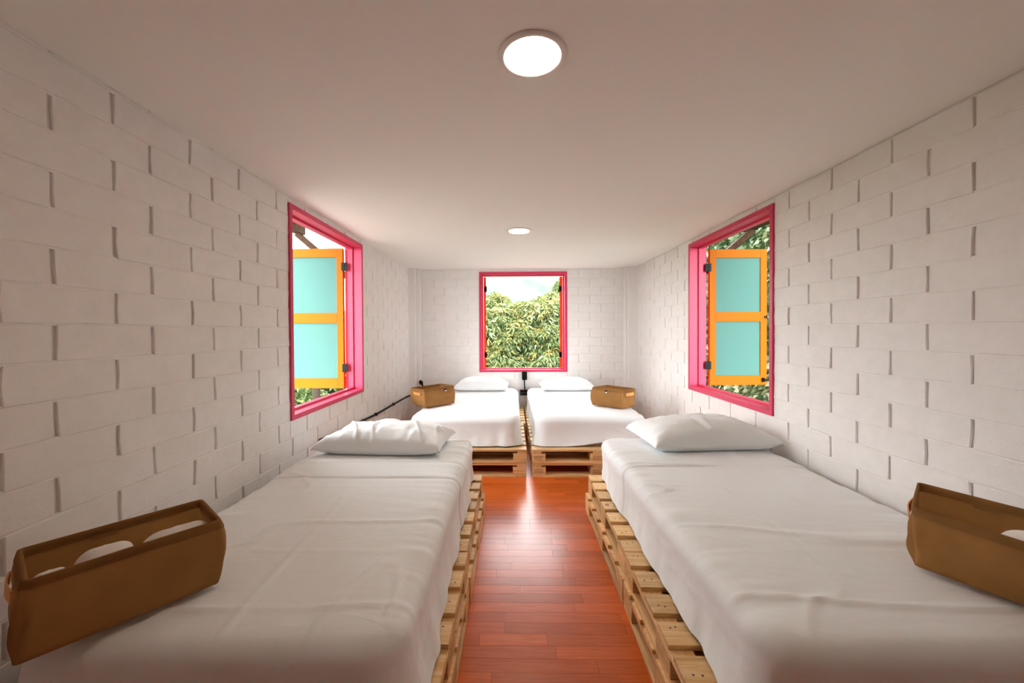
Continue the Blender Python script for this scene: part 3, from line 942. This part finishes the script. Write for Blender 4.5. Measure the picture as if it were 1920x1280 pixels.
# ------------------------------------------------------------------ eaves outside the side windows
def eave(name, bx_, by0, by1, z0, z1, sx, lab):
    root = empty(name, (bx_, (by0 + by1) / 2, z0))
    tag(root, lab, 'beam')
    mesh_obj('beam', box_mesh('beam', [(-.045, .045, by0 - (by0+by1)/2, by1 - (by0+by1)/2, 0, z1 - z0)], .004), MAT['timber'], root)
    # diagonal brace down to the wall
    x1 = (WL - TH if sx < 0 else WR + TH) - bx_
    yb = 4.2 - (by0 + by1) / 2
    dx = x1; dz = -abs(x1) * .86
    L = math.hypot(dx, dz); ang = math.atan2(dz, dx)
    bm = bmesh.new(); bm_box(bm, -.02, L, -.03, .03, -.03, .03, .003)
    mesh_obj('brace', bm_mesh('brace', bm), MAT['timber'], root, (0, yb, -.015), (0, -ang, 0))
eave('roof_beam', -2.30, 1.2, 4.27, 2.40, 2.50, -1, 'brown timber roof beam with a brace outside the left window')
eave('roof_beam', 2.54, 1.2, 4.30, 2.39, 2.50, 1, 'brown timber roof beam with a brace outside the right window')

for nm, x0, x1 in (('eave_left', -2.40, WL - TH), ('eave_right', WR + TH, 2.68)):
    mesh_obj(nm, box_mesh(nm, [(x0, x1, -1.5, 4.55, 2.575, 2.62)]), MAT['timber'], kind='structure')
# ------------------------------------------------------------------ outside: garden, trees, hedge, hill
GZ = -2.6
def terrain():
    n = 60
    xs = np.concatenate([-np.geomspace(160, .5, n // 2), np.geomspace(.5, 160, n // 2)]); ys = np.linspace(-20, 150, 70)
    Xg, Yg = np.meshgrid(xs, ys, indexing='ij')
    Zg = GZ + .4 * fbm(Xg * .12, Yg * .12, 2) + np.clip(-Xg - 12, 0, 40) * .10 + np.clip(Yg - 30, 0, 200) * .02
    idx = np.arange(Xg.size).reshape(Xg.shape); F = []
    for i in range(Xg.shape[0] - 1):
        for j in range(Xg.shape[1] - 1): F.append((idx[i, j], idx[i+1, j], idx[i+1, j+1], idx[i, j+1]))
    return np_mesh('ground', np.stack([Xg, Yg, Zg], -1).reshape(-1, 3), F, True)
bm = bmesh.new(); bm_box(bm, -8, 3.4, -6, 11.5, GZ - .3, GZ + .42)
mesh_obj('bounce_slab', bm_mesh('bounce_slab', bm), new_mat('bounce_slab_grey', .9, (.17, .165, .155), .1)[0], kind='structure')  # unseen slab, added to bounce daylight up through the windows onto the ceiling
mesh_obj('ground', terrain(), MAT['meadow'], kind='structure')
def hill():
    Xg, Yg = np.meshgrid(np.linspace(-75, 200, 60), np.linspace(150, 420, 40), indexing='ij')
    Zg = -6 + np.clip((Yg - 150) / 130, 0, 1) ** .8 * 75 * (.75 + .5 * vnoise(Xg * .012, Yg * .008, 4)) + 10 * fbm(Xg * .05, Yg * .05, 6)
    idx = np.arange(Xg.size).reshape(Xg.shape); F = []
    for i in range(Xg.shape[0] - 1):
        for j in range(Xg.shape[1] - 1): F.append((idx[i, j], idx[i+1, j], idx[i+1, j+1], idx[i, j+1]))
    return np_mesh('hill', np.stack([Xg, Yg, Zg], -1).reshape(-1, 3), F, True)
mesh_obj('hill', hill(), MAT['hill'], kind='structure')
m = bpy.data.materials.new('valley_haze'); m.use_nodes = True
nt = m.node_tree; nt.nodes.clear()
out = nt.nodes.new('ShaderNodeOutputMaterial'); vs = nt.nodes.new('ShaderNodeVolumeScatter')
vs.inputs['Color'].default_value = (.037, .043, .050, 1); vs.inputs['Density'].default_value = .010
nt.links.new(vs.outputs[0], out.inputs['Volume'])
mesh_obj('haze', box_mesh('haze', [(-28, 130, 45, 145, -5, 90)]), m, kind='stuff', label='pale haze in the valley before the hill')

def leaves_mesh(name, P, D, size, tint, droop, per, width, rs, curl=.25):
    """clusters of lance-shaped leaves at points P with outward directions D."""
    n = len(P) * per
    Pc = np.repeat(P, per, 0); Dc = np.repeat(D, per, 0); Tc = np.repeat(tint, per)
    ax = rs.normal(size=(n, 3)); ax += Dc * 1.1; ax[:, 2] -= droop
    ax /= np.linalg.norm(ax, axis=1, keepdims=True)
    sd = np.cross(ax, rs.normal(size=(n, 3))); sd /= np.maximum(np.linalg.norm(sd, axis=1, keepdims=True), 1e-6)
    nm = np.cross(ax, sd)
    L = size * rs.uniform(.65, 1.2, n)[:, None]; Wd = L * width
    a = Pc; b = Pc + ax * L * .45 + sd * Wd + nm * L * curl * .3; c = Pc + ax * L * .45 - sd * Wd + nm * L * curl * .3
    d = Pc + ax * L - np.array([0, 0, 1]) * L * curl
    V = np.stack([a, b, c, d], 1).reshape(-1, 3)
    i = np.arange(n) * 4
    F = np.stack([i, i + 1, i + 3, i + 2], 1)
    me = bpy.data.meshes.new(name)
    me.vertices.add(len(V)); me.vertices.foreach_set('co', V.ravel())
    me.loops.add(n * 4); me.loops.foreach_set('vertex_index', F.ravel())
    me.polygons.add(n); me.polygons.foreach_set('loop_start', np.arange(n) * 4); me.polygons.foreach_set('loop_total', np.full(n, 4))
    me.update(calc_edges=True)
    at = me.attributes.new('tint', 'FLOAT', 'POINT')
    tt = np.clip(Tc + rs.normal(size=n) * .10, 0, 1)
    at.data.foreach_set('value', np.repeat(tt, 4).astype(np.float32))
    return me

def tree(name, label, c, rad, nl, ncl, size, mat, seed, lump=.34, trunk=True, per=9, width=.13, droop=.9, group=None, tmean=.45):
    rs = np.random.RandomState(seed)
    c = np.array(c, float); rad = np.array(rad, float)
    root = empty(name, (c[0], c[1], GZ)); tag(root, label, 'tree' if trunk else 'bush', group)
    # lumps over an ellipsoid
    u = rs.normal(size=(nl, 3)); u /= np.linalg.norm(u, axis=1, keepdims=True)
    u[:, 1] = -np.abs(u[:, 1]) * np.where(rs.rand(nl) < .75, 1, -1)
    LC = u * rad * rs.uniform(.55, .80, (nl, 1)); LR = lump * rad.mean() * rs.uniform(.7, 1.25, nl)
    per_l = ncl // nl
    P, D, T = [], [], []
    for k in range(nl):
        d = rs.normal(size=(per_l, 3)); d /= np.linalg.norm(d, axis=1, keepdims=True)
        d[:, 2] = np.where(rs.rand(per_l) < .7, np.abs(d[:, 2]), d[:, 2])
        p = LC[k] + d * LR[k] * rs.uniform(.8, 1.05, (per_l, 1))
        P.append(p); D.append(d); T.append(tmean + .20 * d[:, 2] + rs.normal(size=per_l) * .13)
    P = np.concatenate(P); D = np.concatenate(D); T = np.concatenate(T)
    kp = D[:, 1] < .35
    P, D, T = P[kp], D[kp], T[kp]
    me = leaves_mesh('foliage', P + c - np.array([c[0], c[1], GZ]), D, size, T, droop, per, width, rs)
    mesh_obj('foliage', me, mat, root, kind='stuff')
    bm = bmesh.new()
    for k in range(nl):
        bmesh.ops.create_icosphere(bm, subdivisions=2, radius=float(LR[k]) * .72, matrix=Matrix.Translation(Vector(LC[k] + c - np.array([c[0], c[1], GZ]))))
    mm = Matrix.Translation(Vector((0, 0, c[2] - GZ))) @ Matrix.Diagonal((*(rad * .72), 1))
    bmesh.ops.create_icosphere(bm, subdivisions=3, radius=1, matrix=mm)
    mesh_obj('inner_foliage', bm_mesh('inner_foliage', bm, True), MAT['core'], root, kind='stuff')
    if trunk:
        h = c[2] - GZ
        mesh_obj('trunk', tube_mesh('trunk', [(0, 0, -.2), (.05, 0, h * .4), (-.04, .05, h * .8), (0, 0, h + .2)], [.28, .2, .17, .1], 10), MAT['bark'], root)
        for k in range(5):
            e = Vector(LC[k % nl]) * .8 + Vector((0, 0, h))
            mesh_obj('branch', tube_mesh('branch', [(0, 0, h * .75), (e.x * .5, e.y * .5, (h * .75 + e.z) / 2 + .2), tuple(e)], [.11, .07, .03], 8), MAT['bark'], root)
    return root
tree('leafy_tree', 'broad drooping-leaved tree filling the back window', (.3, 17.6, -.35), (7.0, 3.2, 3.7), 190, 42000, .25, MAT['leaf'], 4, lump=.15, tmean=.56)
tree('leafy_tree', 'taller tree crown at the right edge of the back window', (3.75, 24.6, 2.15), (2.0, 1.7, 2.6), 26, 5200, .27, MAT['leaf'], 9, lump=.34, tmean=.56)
tree('garden_tree', 'rounded garden bush seen low through the left window', (-9.3, 16.5, -2.0), (1.7, 1.7, 1.1), 26, 1500, .26, MAT['bush'], 12, trunk=False, width=.25, droop=.3)
tree('garden_tree', 'second garden bush behind the first beyond the left window', (-11.2, 22.5, -1.4), (2.6, 2.0, 1.6), 26, 1400, .34, MAT['bush'], 14, trunk=False, width=.25, droop=.3)
tk = mesh_obj('tree_trunk', tube_mesh('tree_trunk', [(-7.35, 14.5, GZ - .2), (-7.33, 14.5, -1.0), (-7.30, 14.5, .6), (-7.2, 14.5, 2.0)], [.17, .14, .13, .12], 10), MAT['bark'])
tag(tk, 'slim mottled tree trunk seen below the left shutter', 'trunk')

# ivy-covered bank beyond the right window
rs = np.random.RandomState(21)
hx = 3.9
root = empty('ivy_hedge', (hx, 6.5, GZ)); tag(root, 'tall ivy-leaved green wall outside the right window', 'hedge')
nI = 21000
yy = rs.uniform(2.2, 11.5, nI); zz = rs.uniform(-1.2, 5.2, nI)
xx = hx + .35 * fbm(yy * .9, zz * .9, 8) - .05 + rs.uniform(-.05, .05, nI)
P = np.stack([xx - hx, yy - 6.5, zz - GZ], -1)
Dv = np.tile(np.array([-1.0, -.2, .1]), (nI, 1))
tint = .60 + 1.1 * fbm(yy * 1.6, zz * 1.6, 12) + rs.normal(size=nI) * .16
me = leaves_mesh('foliage', P, Dv, .105, tint, .5, 1, .42, rs, .15)
mesh_obj('foliage', me, MAT['ivy'], root, kind='stuff')
Yg, Zg = np.meshgrid(np.linspace(2.0, 11.7, 50), np.linspace(-2.6, 5.4, 40), indexing='ij')
Xf = .35 * fbm(Yg * .9, Zg * .9, 8) + .02
V = np.concatenate([np.stack([Xf, Yg - 6.5, Zg - GZ], -1).reshape(-1, 3), np.stack([Xf * 0 + 1.2, Yg - 6.5, Zg - GZ], -1).reshape(-1, 3)])
idx = np.arange(2000).reshape(50, 40); F = []
for i in range(49):
    for j in range(39):
        F.append((idx[i, j], idx[i, j+1], idx[i+1, j+1], idx[i+1, j])); F.append((idx[i, j]+2000, idx[i+1, j]+2000, idx[i+1, j+1]+2000, idx[i, j+1]+2000))
bd = list(idx[:, 0]) + list(idx[-1, 1:]) + list(idx[::-1, -1][1:]) + list(idx[0, ::-1][1:-1])
for a, b_ in zip(bd, bd[1:] + bd[:1]): F.append((a, b_, b_ + 2000, a + 2000))
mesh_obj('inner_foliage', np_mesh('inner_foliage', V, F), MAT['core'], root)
